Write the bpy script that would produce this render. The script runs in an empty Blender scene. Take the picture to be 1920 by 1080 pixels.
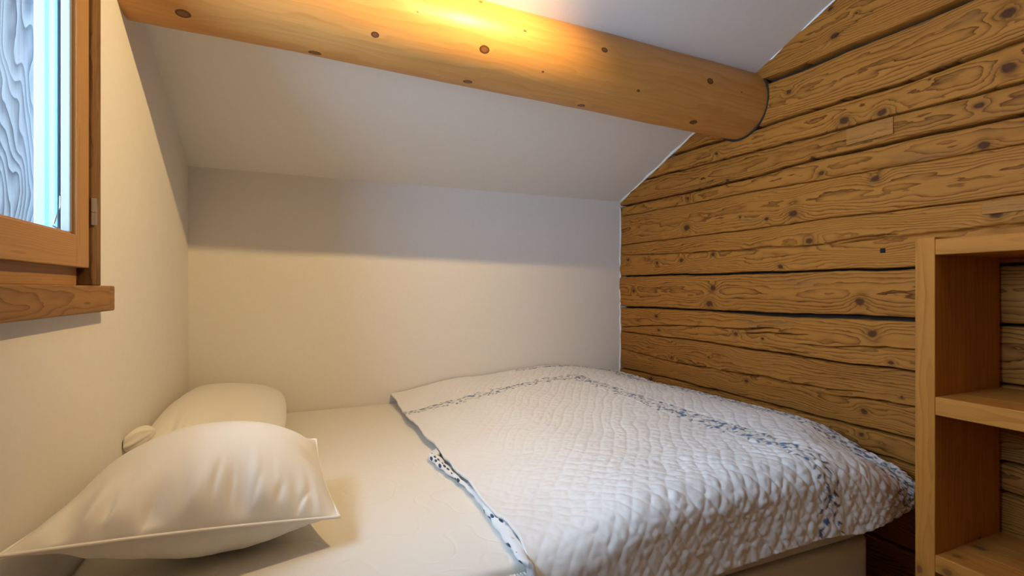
import bpy, bmesh, math, random
import numpy as np
from mathutils import Vector

random.seed(7)
rng = np.random.default_rng(11)
S = bpy.context.scene
COL = S.collection
R = math.radians

# ------------------------------------------------------------------ camera
CAM_H = 1.05
cam_d = bpy.data.cameras.new('camera')
cam = bpy.data.objects.new('camera', cam_d); COL.objects.link(cam)
cam.location = (0, 0, CAM_H)
cam.rotation_euler = (R(90), 0, R(-23.4))
cam_d.sensor_width = 36.0
cam_d.lens = 948.0 / 1920.0 * 36.0
cam_d.shift_y = 3.0 / 1920.0
cam_d.clip_start = 0.02
S.camera = cam

# ------------------------------------------------------------------ sky, lights, exposure
W = bpy.data.worlds.new('overcast_sky'); S.world = W
W.use_nodes = True
bg = W.node_tree.nodes['Background']
bg.inputs[0].default_value = (0.55, 0.75, 1.0, 1)
bg.inputs[1].default_value = 50.0

SPOT_POS = Vector((0.60, 0.97, CAM_H + 0.988))
SPOT_AIM = Vector((-0.24, 2.32, CAM_H - 0.03))
SPOT_W = 100.0
FILL_LAMP_W = 15.0  # strength of the added ambient fill globe
FILL_LAMP_POS = Vector((0.75, -0.55, 2.45))
WARM = (1.0, 0.675, 0.27)

VS = S.view_settings
VS.view_transform = 'Standard'
VS.look = 'None'
VS.gamma = 1.0
VS.use_curve_mapping = False
VS.exposure = -0.97

# window portal: lets the sky be sampled through the opening
pd = bpy.data.lights.new('window_portal', 'AREA')
pd.shape = 'RECTANGLE'; pd.size = 0.80; pd.size_y = 0.74
pd.cycles.is_portal = True
po = bpy.data.objects.new('window_portal', pd); COL.objects.link(po)
po.location = (-0.765, 0.87, 1.48); po.rotation_euler = (0, R(-90), 0)

# ------------------------------------------------------------------ room numbers (metres)
XL, XR = -0.39, 1.71          # left plaster wall, log wall face
YB, YF = 2.40, -1.60          # back wall, wall behind the camera
def ceil_z(y): return 2.51 - 0.40 * y

# ------------------------------------------------------------------ helpers
def tag(o, label=None, cat=None, group=None, kind=None):
    if label: o['label'] = label
    if cat: o['category'] = cat
    if group: o['group'] = group
    if kind: o['kind'] = kind
    return o

def link(name, me, mat=None, parent=None, smooth=False):
    o = bpy.data.objects.new(name, me); COL.objects.link(o)
    if mat: me.materials.append(mat)
    if parent: o.parent = parent
    if smooth:
        me.polygons.foreach_set('use_smooth', [True] * len(me.polygons))
    return o

def empty(name, loc=(0, 0, 0)):
    o = bpy.data.objects.new(name, None); COL.objects.link(o)
    o.empty_display_size = 0.05
    o.location = loc
    return o

def put(child, parent):
    """parent while keeping the child's world placement (parents are unrotated)"""
    child.parent = parent
    child.location = Vector(child.location) - Vector(parent.location)
    return child

def mesh_from(verts, faces, name='m'):
    me = bpy.data.meshes.new(name)
    me.from_pydata([tuple(v) for v in verts], [], [tuple(f) for f in faces]); me.update()
    return me

def grid_mesh(P, name='grid', uv=None, keep=None, flip=False):
    """P: (n,m,3) array -> quad grid mesh with optional (n,m,2) uv"""
    n, m, _ = P.shape
    idx = np.arange(n * m).reshape(n, m)
    f = np.stack([idx[:-1, :-1], idx[1:, :-1], idx[1:, 1:], idx[:-1, 1:]], -1)
    if flip: f = f[..., ::-1]
    f = f.reshape(-1, 4)
    if keep is not None: f = f[keep.reshape(-1)]
    me = bpy.data.meshes.new(name)
    me.vertices.add(n * m); me.vertices.foreach_set('co', P.reshape(-1).astype(np.float32))
    me.loops.add(len(f) * 4); me.loops.foreach_set('vertex_index', f.reshape(-1).astype(np.int32))
    me.polygons.add(len(f))
    me.polygons.foreach_set('loop_start', (np.arange(len(f)) * 4).astype(np.int32))
    me.update(calc_edges=True)
    if uv is not None:
        l = me.uv_layers.new(name='UVMap')
        l.data.foreach_set('uv', uv.reshape(-1, 2)[f.reshape(-1)].reshape(-1).astype(np.float32))
    me.polygons.foreach_set('use_smooth', np.ones(len(f), dtype=bool))
    me.validate()
    return me

def box(name, lo, hi, mat, parent=None, bev=0.002, grain=None, seg=2, voff=None):
    lo, hi = Vector(lo), Vector(hi)
    bm = bmesh.new()
    bmesh.ops.create_cube(bm, size=1.0)
    c, d = (lo + hi) / 2, hi - lo
    for v in bm.verts: v.co = Vector((v.co.x * d.x, v.co.y * d.y, v.co.z * d.z))
    if bev: bmesh.ops.bevel(bm, geom=list(bm.edges), offset=bev, segments=seg, affect='EDGES', profile=0.5)
    uvl = bm.loops.layers.uv.new('UVMap')
    g = grain if grain is not None else max(range(3), key=lambda i: d[i])
    ox = random.uniform(0, 9)
    oy = random.uniform(-0.02, 0.02) if voff is None else voff
    for f in bm.faces:
        n = [abs(k) for k in f.normal]; ax = n.index(max(n))
        oth = [i for i in range(3) if i != ax]
        if g in oth: ui = g; vi = [i for i in oth if i != g][0]
        else: ui, vi = oth
        for l in f.loops: l[uvl].uv = (l.vert.co[ui] + ox, l.vert.co[vi] + oy)
    me = bpy.data.meshes.new(name); bm.to_mesh(me); bm.free()
    o = link(name, me, mat, None)
    o.location = c
    if parent: put(o, parent)
    return o

def prism(name, polys, axis, a, b, mat, parent=None):
    """extruded polygons (list of 2D point lists) along an axis"""
    bm = bmesh.new()
    for pts in polys:
        def mk(p, t):
            if axis == 0: return (t, p[0], p[1])
            if axis == 1: return (p[0], t, p[1])
            return (p[0], p[1], t)
        A = [bm.verts.new(mk(p, a)) for p in pts]; B = [bm.verts.new(mk(p, b)) for p in pts]
        bm.faces.new(A); bm.faces.new(B[::-1])
        for i in range(len(pts)):
            j = (i + 1) % len(pts); bm.faces.new((A[j], A[i], B[i], B[j]))
    bmesh.ops.recalc_face_normals(bm, faces=list(bm.faces))
    me = bpy.data.meshes.new(name); bm.to_mesh(me); bm.free()
    o = link(name, me, mat)
    if parent: o.parent = parent
    return o

def tube_mesh(pts, rad, seg=10, closed=False, flat=None):
    P = [Vector(p) for p in pts]; n = len(P); V = []; Fc = []
    up = Vector((0.13, 0.27, 0.95)).normalized()
    for i, p in enumerate(P):
        a = P[i - 1] if (i > 0 or closed) else P[i]
        b = P[(i + 1) % n] if (i < n - 1 or closed) else P[i]
        t = (b - a).normalized()
        s = t.cross(up)
        if s.length < 1e-4: s = t.cross(Vector((1, 0, 0)))
        s.normalize(); w = s.cross(t)
        r = rad[i] if hasattr(rad, '__len__') else rad
        for k in range(seg):
            th = 2 * math.pi * k / seg
            V.append(p + s * math.cos(th) * r * (flat[0] if flat else 1) + w * math.sin(th) * r * (flat[1] if flat else 1))
    m = n if closed else n - 1
    for i in range(m):
        for k in range(seg):
            a = i * seg + k; b = i * seg + (k + 1) % seg
            c2 = ((i + 1) % n) * seg + (k + 1) % seg; d = ((i + 1) % n) * seg + k
            Fc.append((a, b, c2, d))
    if not closed:
        Fc.append(tuple(range(seg))[::-1]); Fc.append(tuple((n - 1) * seg + k for k in range(seg)))
    return mesh_from(V, Fc)

def vnoise(x, y, seed=0):
    """smooth value noise, roughly -1..1"""
    r = np.random.default_rng(seed); T = r.uniform(-1, 1, (256, 256))
    xi, yi = np.floor(x).astype(int), np.floor(y).astype(int)
    fx, fy = x - xi, y - yi
    fx = fx * fx * (3 - 2 * fx); fy = fy * fy * (3 - 2 * fy)
    g = lambda a, b: T[a % 256, b % 256]
    return (g(xi, yi) * (1 - fx) + g(xi + 1, yi) * fx) * (1 - fy) + (g(xi, yi + 1) * (1 - fx) + g(xi + 1, yi + 1) * fx) * fy

def sstep(a, b, x):
    t = np.clip((x - a) / (b - a), 0, 1); return t * t * (3 - 2 * t)

# ------------------------------------------------------------------ materials
class NT:
    def __init__(self, name):
        self.mat = bpy.data.materials.new(name); self.mat.use_nodes = True
        self.t = self.mat.node_tree; self.n = self.t.nodes; self.l = self.t.links
        self.bsdf = self.n['Principled BSDF']
    def new(self, typ): return self.n.new(typ)
    def set(self, sock, v):
        if isinstance(v, bpy.types.NodeSocket): self.l.new(v, sock)
        else: sock.default_value = v
    def m(self, op, a, b=0.0, c=None):
        n = self.new('ShaderNodeMath'); n.operation = op
        self.set(n.inputs[0], a)
        self.set(n.inputs[1], b)
        if c is not None: self.set(n.inputs[2], c)
        return n.outputs[0]
    def xyz(self, x, y, z=0.0):
        n = self.new('ShaderNodeCombineXYZ')
        for i, v in enumerate((x, y, z)): self.set(n.inputs[i], v)
        return n.outputs[0]
    def noise(self, vec, scale=1.0, detail=2.0, rough=0.5):
        n = self.new('ShaderNodeTexNoise'); self.l.new(vec, n.inputs['Vector'])
        n.inputs['Scale'].default_value = scale; n.inputs['Detail'].default_value = detail
        n.inputs['Roughness'].default_value = rough
        return n.outputs[0]
    def mix(self, f, a, b):
        n = self.new('ShaderNodeMix'); n.data_type = 'RGBA'
        self.set(n.inputs[0], f)
        for s, v in ((n.inputs[6], a), (n.inputs[7], b)):
            if isinstance(v, bpy.types.NodeSocket): self.l.new(v, s)
            else: s.default_value = (*v, 1)
        return n.outputs[2]
    def rng(self, v, a, b, c=0.0, d=1.0, smooth=True):
        n = self.new('ShaderNodeMapRange')
        n.interpolation_type = 'SMOOTHSTEP' if smooth else 'LINEAR'
        self.set(n.inputs[0], v)
        for i, k in enumerate((a, b, c, d)): n.inputs[i + 1].default_value = k
        return n.outputs[0]
    def bump(self, h, strength=0.3, dist=0.002):
        n = self.new('ShaderNodeBump'); n.inputs['Strength'].default_value = strength
        n.inputs['Distance'].default_value = dist
        self.l.new(h, n.inputs['Height']); self.l.new(n.outputs[0], self.bsdf.inputs['Normal'])
    def color(self, c):
        self.set(self.bsdf.inputs['Base Color'], c if isinstance(c, bpy.types.NodeSocket) else (*c, 1))
    def rough(self, r): self.set(self.bsdf.inputs['Roughness'], r)

def knot_group():
    g = bpy.data.node_groups.new('knot', 'ShaderNodeTree')
    for nm in ('U', 'V', 'KU', 'KV', 'KR'):
        g.interface.new_socket(nm, in_out='INPUT', socket_type='NodeSocketFloat')
    for nm in ('Bump', 'Dist'):
        g.interface.new_socket(nm, in_out='OUTPUT', socket_type='NodeSocketFloat')
    i = g.nodes.new('NodeGroupInput'); o = g.nodes.new('NodeGroupOutput')
    def m(op, a, b=0.0):
        n = g.nodes.new('ShaderNodeMath'); n.operation = op
        for s, v in zip(n.inputs, (a, b)):
            if isinstance(v, bpy.types.NodeSocket): g.links.new(v, s)
            else: s.default_value = v
        return n.outputs[0]
    du = m('MULTIPLY', m('SUBTRACT', i.outputs['U'], i.outputs['KU']), 0.72)
    dv = m('SUBTRACT', i.outputs['V'], i.outputs['KV'])
    d2 = m('ADD', m('MULTIPLY', du, du), m('MULTIPLY', dv, dv))
    d = m('DIVIDE', m('SQRT', d2), i.outputs['KR'])
    e = m('POWER', 2.71828, m('MULTIPLY', m('MULTIPLY', d, d), -0.22))
    g.links.new(m('MULTIPLY', e, m('MULTIPLY', i.outputs['KR'], 1.3)), o.inputs['Bump'])
    g.links.new(d, o.inputs['Dist'])
    return g
KNOT = knot_group()

def wood(name, light, dark, knots=(), seed=0.0, d0=0.035, freq=150.0, warp=0.035, knotcol=(0.075, 0.028, 0.012),
         rough=0.6, strength=0.75, power=5.0, tone=0.35, bump=0.25, warm2=None, islands=1.0, hard=False, stain=0.0, spec=0.3):
    T = NT(name)
    uvn = T.new('ShaderNodeUVMap')
    sp = T.new('ShaderNodeSeparateXYZ'); T.l.new(uvn.outputs[0], sp.inputs[0])
    U, V = sp.outputs[0], sp.outputs[1]
    n1 = T.noise(T.xyz(T.m('MULTIPLY', U, 2.6), T.m('MULTIPLY', V, 13.0), seed), 1.0, 2.0, 0.5)
    n2 = T.noise(T.xyz(T.m('MULTIPLY', U, 14.0), T.m('MULTIPLY', V, 60.0), seed + 7.3), 1.0, 2.0, 0.5)
    base = T.m('SQRT', T.m('ADD', T.m('MULTIPLY', V, V), d0 * d0))
    base = T.m('ADD', base, T.m('MULTIPLY', T.m('SUBTRACT', n1, 0.5), warp))
    base = T.m('ADD', base, T.m('MULTIPLY', T.m('SUBTRACT', n2, 0.5), 0.010 * islands))
    dist = None
    for (ku, kv, kr) in knots:
        k = T.new('ShaderNodeGroup'); k.node_tree = KNOT
        T.l.new(U, k.inputs[0]); T.l.new(V, k.inputs[1])
        for i, v in enumerate((ku, kv, kr)): k.inputs[2 + i].default_value = v
        base = T.m('ADD', base, k.outputs[0])
        dist = k.outputs[1] if dist is None else T.m('MINIMUM', dist, k.outputs[1])
    fr = T.m('FRACT', T.m('MULTIPLY', base, freq))
    line = T.m('POWER', fr, power)
    # fall-off on the far side of the line so it does not alias
    line = T.m('MULTIPLY', line, T.rng(fr, 1.0, 0.93))
    ln = T.noise(T.xyz(T.m('MULTIPLY', U, 3.0), T.m('MULTIPLY', V, 20.0), seed + 3.1), 1.0, 3.0, 0.6)
    line_s = T.m('MULTIPLY', line, T.rng(ln, 0.25, 0.7, 0.5, 1.2))
    tn = T.noise(T.xyz(T.m('MULTIPLY', U, 1.7), T.m('MULTIPLY', V, 16.0), seed + 5.7), 1.0, 4.0, 0.6)
    fib = T.noise(T.xyz(T.m('MULTIPLY', U, 9.0), T.m('MULTIPLY', V, 420.0), seed + 1.7), 1.0, 2.0, 0.6)
    l2 = warm2 if warm2 else tuple(x * 0.62 for x in light)
    c = T.mix(T.m('MULTIPLY', T.rng(tn, 0.3, 0.72), tone), light, l2)
    c = T.mix(T.m('MULTIPLY', T.rng(fib, 0.35, 0.75), 0.22), c, tuple(x * 0.55 for x in light))
    c = T.mix(T.m('MULTIPLY', line_s, strength), c, dark)
    if stain:
        sn = T.noise(T.xyz(T.m('MULTIPLY', U, 3.1), T.m('MULTIPLY', V, 9.0), seed + 21.0), 1.0, 4.0, 0.65)
        c = T.mix(T.m('MULTIPLY', T.rng(sn, 0.56, 0.78), stain), c, (0.10, 0.085, 0.065))
    if dist is not None:
        wob = T.noise(T.xyz(T.m('MULTIPLY', U, 60.0), T.m('MULTIPLY', V, 60.0), seed + 9.0), 1.0, 2.0)
        dw = T.m('ADD', dist, T.m('MULTIPLY', T.m('SUBTRACT', wob, 0.5), 0.18 if hard else 0.9))
        if hard:      # cut branch stub: dark rim, lighter heart
            mask = T.rng(dw, 1.05, 0.95)
            heart = T.rng(dw, 0.85, 0.45)
            kc = T.mix(heart, tuple(k * 0.35 for k in knotcol), knotcol)
            c = T.mix(T.m('MULTIPLY', mask, 0.95), c, kc)
        else:
            halo = T.m('MULTIPLY', T.rng(dw, 2.4, 0.9), 0.45)
            c = T.mix(halo, c, tuple(x * 0.45 for x in light))
            c = T.mix(T.m('MULTIPLY', T.rng(dw, 1.05, 0.55), 0.92), c, knotcol)
    T.color(c); T.rough(rough)
    T.bsdf.inputs['Specular IOR Level'].default_value = spec
    if bump: T.bump(T.m('SUBTRACT', T.m('MULTIPLY', fib, 0.5), T.m('MULTIPLY', line, 0.6)), bump, 0.0012)
    return T.mat

def plain(name, col, rough=0.6, noise_scale=None, bump=0.0, bdist=0.001, spec=0.3, metal=0.0, var=0.0):
    T = NT(name); T.color(col); T.rough(rough)
    T.bsdf.inputs['Specular IOR Level'].default_value = spec
    T.bsdf.inputs['Metallic'].default_value = metal
    if noise_scale:
        tc = T.new('ShaderNodeTexCoord')
        n = T.noise(tc.outputs['Object'], noise_scale, 4.0, 0.6)
        if var: T.color(T.mix(T.rng(n, 0.3, 0.7), col, tuple(x * (1 - var) for x in col)))
        if bump: T.bump(n, bump, bdist)
    return T.mat

M_PLASTER = plain('white_plaster', (0.80, 0.775, 0.74), 0.85, 55.0, 0.10, 0.002, 0.15, var=0.02)
M_CAULK = plain('white_caulk', (0.86, 0.86, 0.84), 0.7, 90.0, 0.3, 0.002)
M_CHINK = plain('dark_joint_filling', (0.035, 0.028, 0.02), 0.95, 60.0, 0.5, 0.004)
LOG_L, LOG_D = (0.475, 0.193, 0.034), (0.075, 0.019, 0.003)
M_SHELF = wood('honey_pine', (0.54, 0.215, 0.036), (0.32, 0.10, 0.012), seed=2.0, d0=0.02, freq=95.0, warp=0.05, power=2.2,
               strength=0.55, rough=0.6, tone=0.5, bump=0.06, knots=((1.2, 0.01, 0.012), (3.4, -0.015, 0.009), (5.1, 0.0, 0.011), (6.8, 0.02, 0.008), (8.1, -0.02, 0.012)),
               knotcol=(0.20, 0.075, 0.018), islands=0.3, spec=0.12)
M_SASH = wood('larch_window_wood', (0.50, 0.275, 0.105), (0.28, 0.12, 0.035), seed=4.0, d0=0.012, freq=260.0, warp=0.015, power=2.0,
              strength=0.55, rough=0.5, tone=0.25, bump=0.06, islands=0.2)
M_OLDTRIM = wood('aged_spruce_trim', (0.36, 0.185, 0.065), (0.10, 0.042, 0.014), seed=9.0, d0=0.03, freq=120.0, warp=0.09, power=3.0,
                 strength=0.7, rough=0.7, tone=0.7, bump=0.35, stain=0.5)
M_CASING = wood('dark_aged_casing', (0.25, 0.13, 0.05), (0.06, 0.025, 0.01), seed=19.0, d0=0.03, freq=140.0, warp=0.06, power=2.5,
                strength=0.8, rough=0.75, tone=0.8, bump=0.6, stain=0.7)
M_WEATHER = wood('weathered_grey_board', (0.16, 0.155, 0.15), (0.022, 0.025, 0.03), seed=14.0, d0=0.05, freq=130.0, warp=0.14, power=1.6,
                 strength=1.0, rough=0.9, tone=0.4, bump=0.6, islands=0.6, spec=0.1)
M_FLOOR = wood('floor_board_wood', (0.40, 0.22, 0.085), (0.2, 0.085, 0.03), seed=17.0, rough=0.45)
M_STEEL = plain('brushed_steel', (0.62, 0.6, 0.57), 0.35, metal=1.0)
M_WHITEPAINT = plain('white_painted_wood', (0.27, 0.27, 0.27), 0.5, 70.0, 0.1, 0.001)
M_SPACER = plain('blue_grey_spacer', (0.09, 0.25, 0.42), 0.4, spec=0.5)
M_SPACER2 = plain('pale_spacer', (0.22, 0.30, 0.36), 0.4, spec=0.5)

# ------------------------------------------------------------------ the room shell
wl = prism('wall_left', [
    [(YF, 0), (0.42, 0), (0.42, ceil_z(0.42)), (YF, ceil_z(YF))],
    [(0.42, 0), (1.33, 0), (1.33, 1.03), (0.42, 1.03)],
    [(0.42, 1.90), (1.33, 1.90), (1.33, ceil_z(1.33)), (0.42, ceil_z(0.42))],
    [(1.33, 0), (YB, 0), (YB, ceil_z(YB)), (1.33, ceil_z(1.33))]], 0, XL - 0.36, XL, M_PLASTER)
tag(wl, kind='structure')
wb = prism('wall_back', [[(XL - 0.36, 0), (XR + 0.30, 0), (XR + 0.30, ceil_z(YB)), (XL - 0.36, ceil_z(YB))]], 1, YB, YB + 0.2, M_PLASTER)
tag(wb, kind='structure')
wf = prism('wall_front', [[(XL - 0.36, 0), (XR + 0.30, 0), (XR + 0.30, ceil_z(YF)), (XL - 0.36, ceil_z(YF))]], 1, YF - 0.2, YF, M_PLASTER)
tag(wf, kind='structure')
cl = prism('ceiling', [[(YB + 0.2, ceil_z(YB + 0.2)), (YF - 0.2, ceil_z(YF - 0.2)), (YF - 0.2, ceil_z(YF - 0.2) + 0.2), (YB + 0.2, ceil_z(YB + 0.2) + 0.2)]],
           0, XL - 0.36, XR + 0.30, M_PLASTER)
tag(cl, kind='structure')
fl = box('floor', (XL - 0.36, YF - 0.2, -0.15), (XR + 0.30, YB + 0.2, -0.018), M_CHINK, bev=0)
tag(fl, kind='structure')
fb = None
for i in range(15):
    x0 = XL + i * 0.14
    o = box('floor_board', (x0 + 0.001, YF, -0.018), (min(x0 + 0.139, XR - 0.02), YB, 0.0), M_FLOOR, fl, 0.0015, 1)

# log wall ---------------------------------------------------------
wr = box('wall_right', (XR + 0.05, YF - 0.2, 0.0), (XR + 0.30, YB + 0.2, 1.40), M_CHINK, bev=0)
# backing follows the roof slope
me = wr.data; bpy.data.objects.remove(wr)
wr = prism('wall_right', [[(YF - 0.2, 0), (YB, 0), (YB, ceil_z(YB)), (YF - 0.2, ceil_z(YF - 0.2))]], 0, XR + 0.045, XR + 0.30, M_CHINK)
tag(wr, kind='structure')

JOINTS = [  # joint lines as (y, z) from the back wall towards the camera, gap
    ([(2.4, 0.02), (-1.6, 0.02)], 0.004),
    ([(2.4, 0.262), (1.07, 0.260), (0.909, 0.258)], 0.010),
    ([(2.4, 0.505), (0.978, 0.520), (0.909, 0.514)], 0.008),
    ([(2.4, 0.606), (1.962, 0.607), (1.711, 0.605), (1.327, 0.602), (1.098, 0.596), (0.91, 0.597)], 0.007),
    ([(2.4, 0.811), (1.624, 0.810), (1.327, 0.804), (1.098, 0.801), (0.91, 0.802)], 0.005),
    ([(2.4, 0.954), (1.711, 0.955), (1.393, 0.953), (1.098, 0.959), (0.91, 0.961)], 0.011),
    ([(2.4, 1.126), (1.598, 1.118), (1.422, 1.117), (0.912, 1.116)], 0.008),
    ([(2.4, 1.302), (1.825, 1.298), (1.464, 1.295), (1.171, 1.299), (0.994, 1.293), (0.833, 1.294)], 0.0028),
    ([(2.4, 1.466), (1.551, 1.451), (0.998, 1.435), (0.665, 1.425)], 0.0022),
    ([(2.4, 1.524), (1.896, 1.512), (1.551, 1.508), (1.258, 1.513), (0.938, 1.509), (0.665, 1.499)], 0.008),
    ([(2.4, 1.638), (1.896, 1.624), (1.329, 1.603), (0.967, 1.595), (0.803, 1.588), (0.665, 1.582)], 0.009),
    ([(2.4, 1.715), (1.896, 1.711), (1.644, 1.702), (1.464, 1.704), (1.16, 1.695), (0.963, 1.684), (0.784, 1.690), (0.665, 1.694)], 0.011),
    ([(2.4, 1.88), (1.447, 1.871), (1.19, 1.865), (1.042, 1.862), (0.796, 1.857)], 0.020),
    ([(2.4, 2.09), (0.6, 2.09)], 0.012),
    ([(2.4, 2.32), (0.0, 2.32)], 0.012),
    ([(2.4, 2.56), (-1.6, 2.56)], 0.012),
    ([(2.4, 2.80), (-1.6, 2.80)], 0.012),
    ([(2.4, 3.20), (-1.6, 3.20)], 0.004),
]
KNOTS = [(1.169, 2.022, 0.0092), (1.152, 1.92, 0.0147), (1.079, 1.962, 0.007), (1.333, 1.795, 0.012), (0.696, 1.773, 0.0195), (0.696, 1.631, 0.0195),
         (1.125, 1.622, 0.0190), (1.006, 1.612, 0.0170), (0.877, 1.668, 0.0047), (1.689, 1.65, 0.0094), (0.756, 1.55, 0.0116), (1.238, 1.523, 0.0095),
         (1.627, 1.52, 0.0100), (1.208, 1.462, 0.0113), (0.749, 1.441, 0.0144), (1.025, 1.405, 0.0154), (1.314, 1.334, 0.0190), (1.871, 1.343, 0.0190),
         (1.429, 1.329, 0.0105), (1.867, 1.482, 0.0126), (1.559, 1.353, 0.0067), (1.248, 1.225, 0.0154), (1.368, 1.138, 0.0122), (1.903, 1.191, 0.0140),
         (1.705, 1.206, 0.0118), (2.324, 1.216, 0.0130), (2.081, 1.187, 0.0109), (0.72, 1.249, 0.0141), (1.07, 1.01, 0.0175), (1.724, 0.986, 0.0205),
         (1.705, 1.057, 0.0166), (2.271, 1.044, 0.0146), (1.035, 0.908, 0.0172), (1.584, 0.863, 0.0112), (2.089, 0.913, 0.0137), (2.073, 0.843, 0.0109),
         (0.978, 0.822, 0.01), (1.452, 0.855, 0.0064), (1.974, 0.716, 0.0105), (1.73, 0.746, 0.0072), (1.526, 0.675, 0.011), (1.057, 0.652, 0.0122),
         (0.946, 0.721, 0.0049), (2.132, 0.583, 0.0167), (1.068, 0.575, 0.0105), (0.55, 0.9, 0.012), (0.5, 0.42, 0.014), (0.45, 1.2, 0.012), (0.3, 1.65, 0.015), (1.0, 0.36, 0.012)]
CRACKS = [([(2.399, 1.247), (1.921, 1.225), (1.505, 1.215), (1.238, 1.209), (1.141, 1.219), (0.95, 1.219)], 0.0075),
          ([(1.093, 1.208), (0.833, 1.215), (0.4, 1.225)], 0.007),
          ([(2.383, 0.838), (2.077, 0.867), (1.805, 0.88), (1.581, 0.886), (1.36, 0.899)], 0.0065),
          ([(1.50, 0.872), (1.234, 0.888)], 0.005),
          ([(1.25, 0.850), (1.024, 0.862), (0.80, 0.874)], 0.005),
          ([(2.383, 0.714), (1.962, 0.692), (1.542, 0.701), (1.327, 0.70), (1.05, 0.712)], 0.0075),
          ([(1.14, 0.687), (0.85, 0.70)], 0.006),
          ([(1.40, 0.822), (1.20, 0.815)], 0.004),
          ([(1.825, 1.535), (1.551, 1.520)], 0.004),
          ([(2.37, 1.06), (2.2, 1.05)], 0.0),
          ([(1.20, 1.915), (1.009, 1.944)], 0.004)]
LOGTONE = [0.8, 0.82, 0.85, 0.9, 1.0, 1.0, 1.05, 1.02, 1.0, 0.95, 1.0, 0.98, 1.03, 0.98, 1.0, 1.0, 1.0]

ys = np.concatenate([np.arange(YB, 0.40, -0.008), np.arange(0.40, YF, -0.06), [YF]])
def jline(pts):
    p = sorted(pts); return np.interp(ys, [a for a, b in p], [b for a, b in p])
jz = [jline(p) + 0.0022 * vnoise(ys * 9.0, ys * 0 + i, 40 + i) + 0.001 * vnoise(ys * 40.0, ys * 0 + i, 80 + i) for i, (p, g) in enumerate(JOINTS)]
for i in range(len(JOINTS) - 1):
    lo = jz[i] + JOINTS[i][1] * (0.5 + 0.25 * vnoise(ys * 4, ys * 0, 100 + i))
    hi = jz[i + 1] - JOINTS[i + 1][1] * (0.5 + 0.25 * vnoise(ys * 4, ys * 0 + 3, 120 + i))
    mid = (lo + hi) / 2
    hgt = float(np.mean(hi - lo))
    cap = ceil_z(ys) + 0.0
    if np.all(lo > cap - 0.005): continue
    nr = max(16, int(hgt / 0.0022))
    tv = np.linspace(0, 1, nr)
    Z = lo[None, :] + (hi - lo)[None, :] * tv[:, None]
    Yg = np.repeat(ys[None, :], nr, 0)
    de = np.minimum(Z - lo[None, :], hi[None, :] - Z)                # distance to the long edges
    rec = 0.005 * np.clip(1 - de / 0.0035, 0, 1) ** 2.0 + 0.0025 * np.clip(1 - de / 0.04, 0, 1) ** 2
    X = XR + rec + 0.004 * random.uniform(-1, 1) + 0.0028 * vnoise(Yg * 2.2, Z * 14 + i * 3, 7) + 0.0009 * vnoise(Yg * 14, Z * 60, 8)
    X += 0.0035 * (Z - mid[None, :]) / hgt * random.uniform(-1, 1)
    for pts, w in CRACKS:
        ya, yb = pts[-1][0], pts[0][0]
        zc = np.interp(ys, [p[0] for p in pts[::-1]], [p[1] for p in pts[::-1]])
        zm = float(np.mean([p[1] for p in pts])); ym = (ya + yb) / 2
        k = int(np.argmin(abs(ys - ym)))
        if not (lo[k] < zm < hi[k]): continue
        zc = zc + 0.004 * vnoise(ys * 11, ys * 0, 33) + 0.0022 * vnoise(ys * 38, ys * 0, 34)
        prof = np.clip((ys - ya) / 0.22, 0, 1) * np.clip((yb + 0.06 - ys) / 0.12, 0, 1)
        prof = np.sqrt(np.clip(prof, 0, 1)) * (0.75 + 0.45 * vnoise(ys * 6, ys * 0, 35))
        ww = np.maximum(w * prof, 0)[None, :]
        dz = abs(Z - zc[None, :])
        X += 0.028 * np.clip((ww * 0.5 + 0.0006 - dz) / 0.0012, 0, 1) * (ww > 0.0012)
    # deep closing rows at bottom and top
    P = np.stack([X, Yg, Z], -1)
    bot = np.stack([np.full_like(ys, XR + 0.05), ys, lo], -1)[None]
    top = np.stack([np.full_like(ys, XR + 0.05), ys, hi], -1)[None]
    P = np.concatenate([bot, P, top], 0)
    capg = np.repeat(cap[None, :], P.shape[0], 0)
    over = P[..., 2] > capg
    P[..., 2] = np.minimum(P[..., 2], capg)
    ko = over[:-1, :-1] & over[1:, :-1] & over[:-1, 1:] & over[1:, 1:]
    uv = np.stack([YB - P[..., 1], P[..., 2] - mid[None, :]], -1)
    kn = []
    for (ky, kz, kr) in KNOTS:
        k = int(np.argmin(abs(ys - ky)))
        if lo[k] - 0.004 < kz < hi[k] + 0.004: kn.append((YB - ky, kz - mid[k], kr * 0.80))
    if i > 12 or i < 2: kn += [(random.uniform(1.2, 3.8), random.uniform(-0.3, 0.3) * hgt, 0.012) for _ in range(4)]
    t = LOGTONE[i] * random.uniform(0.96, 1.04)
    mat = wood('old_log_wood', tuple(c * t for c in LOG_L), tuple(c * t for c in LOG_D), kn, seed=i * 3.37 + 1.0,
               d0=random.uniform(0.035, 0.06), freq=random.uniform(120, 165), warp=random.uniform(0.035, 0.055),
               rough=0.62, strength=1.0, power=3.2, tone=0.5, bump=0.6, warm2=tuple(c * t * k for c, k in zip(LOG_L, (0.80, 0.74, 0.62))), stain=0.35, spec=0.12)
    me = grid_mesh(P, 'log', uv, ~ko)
    link('log', me, mat, wr)

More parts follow.
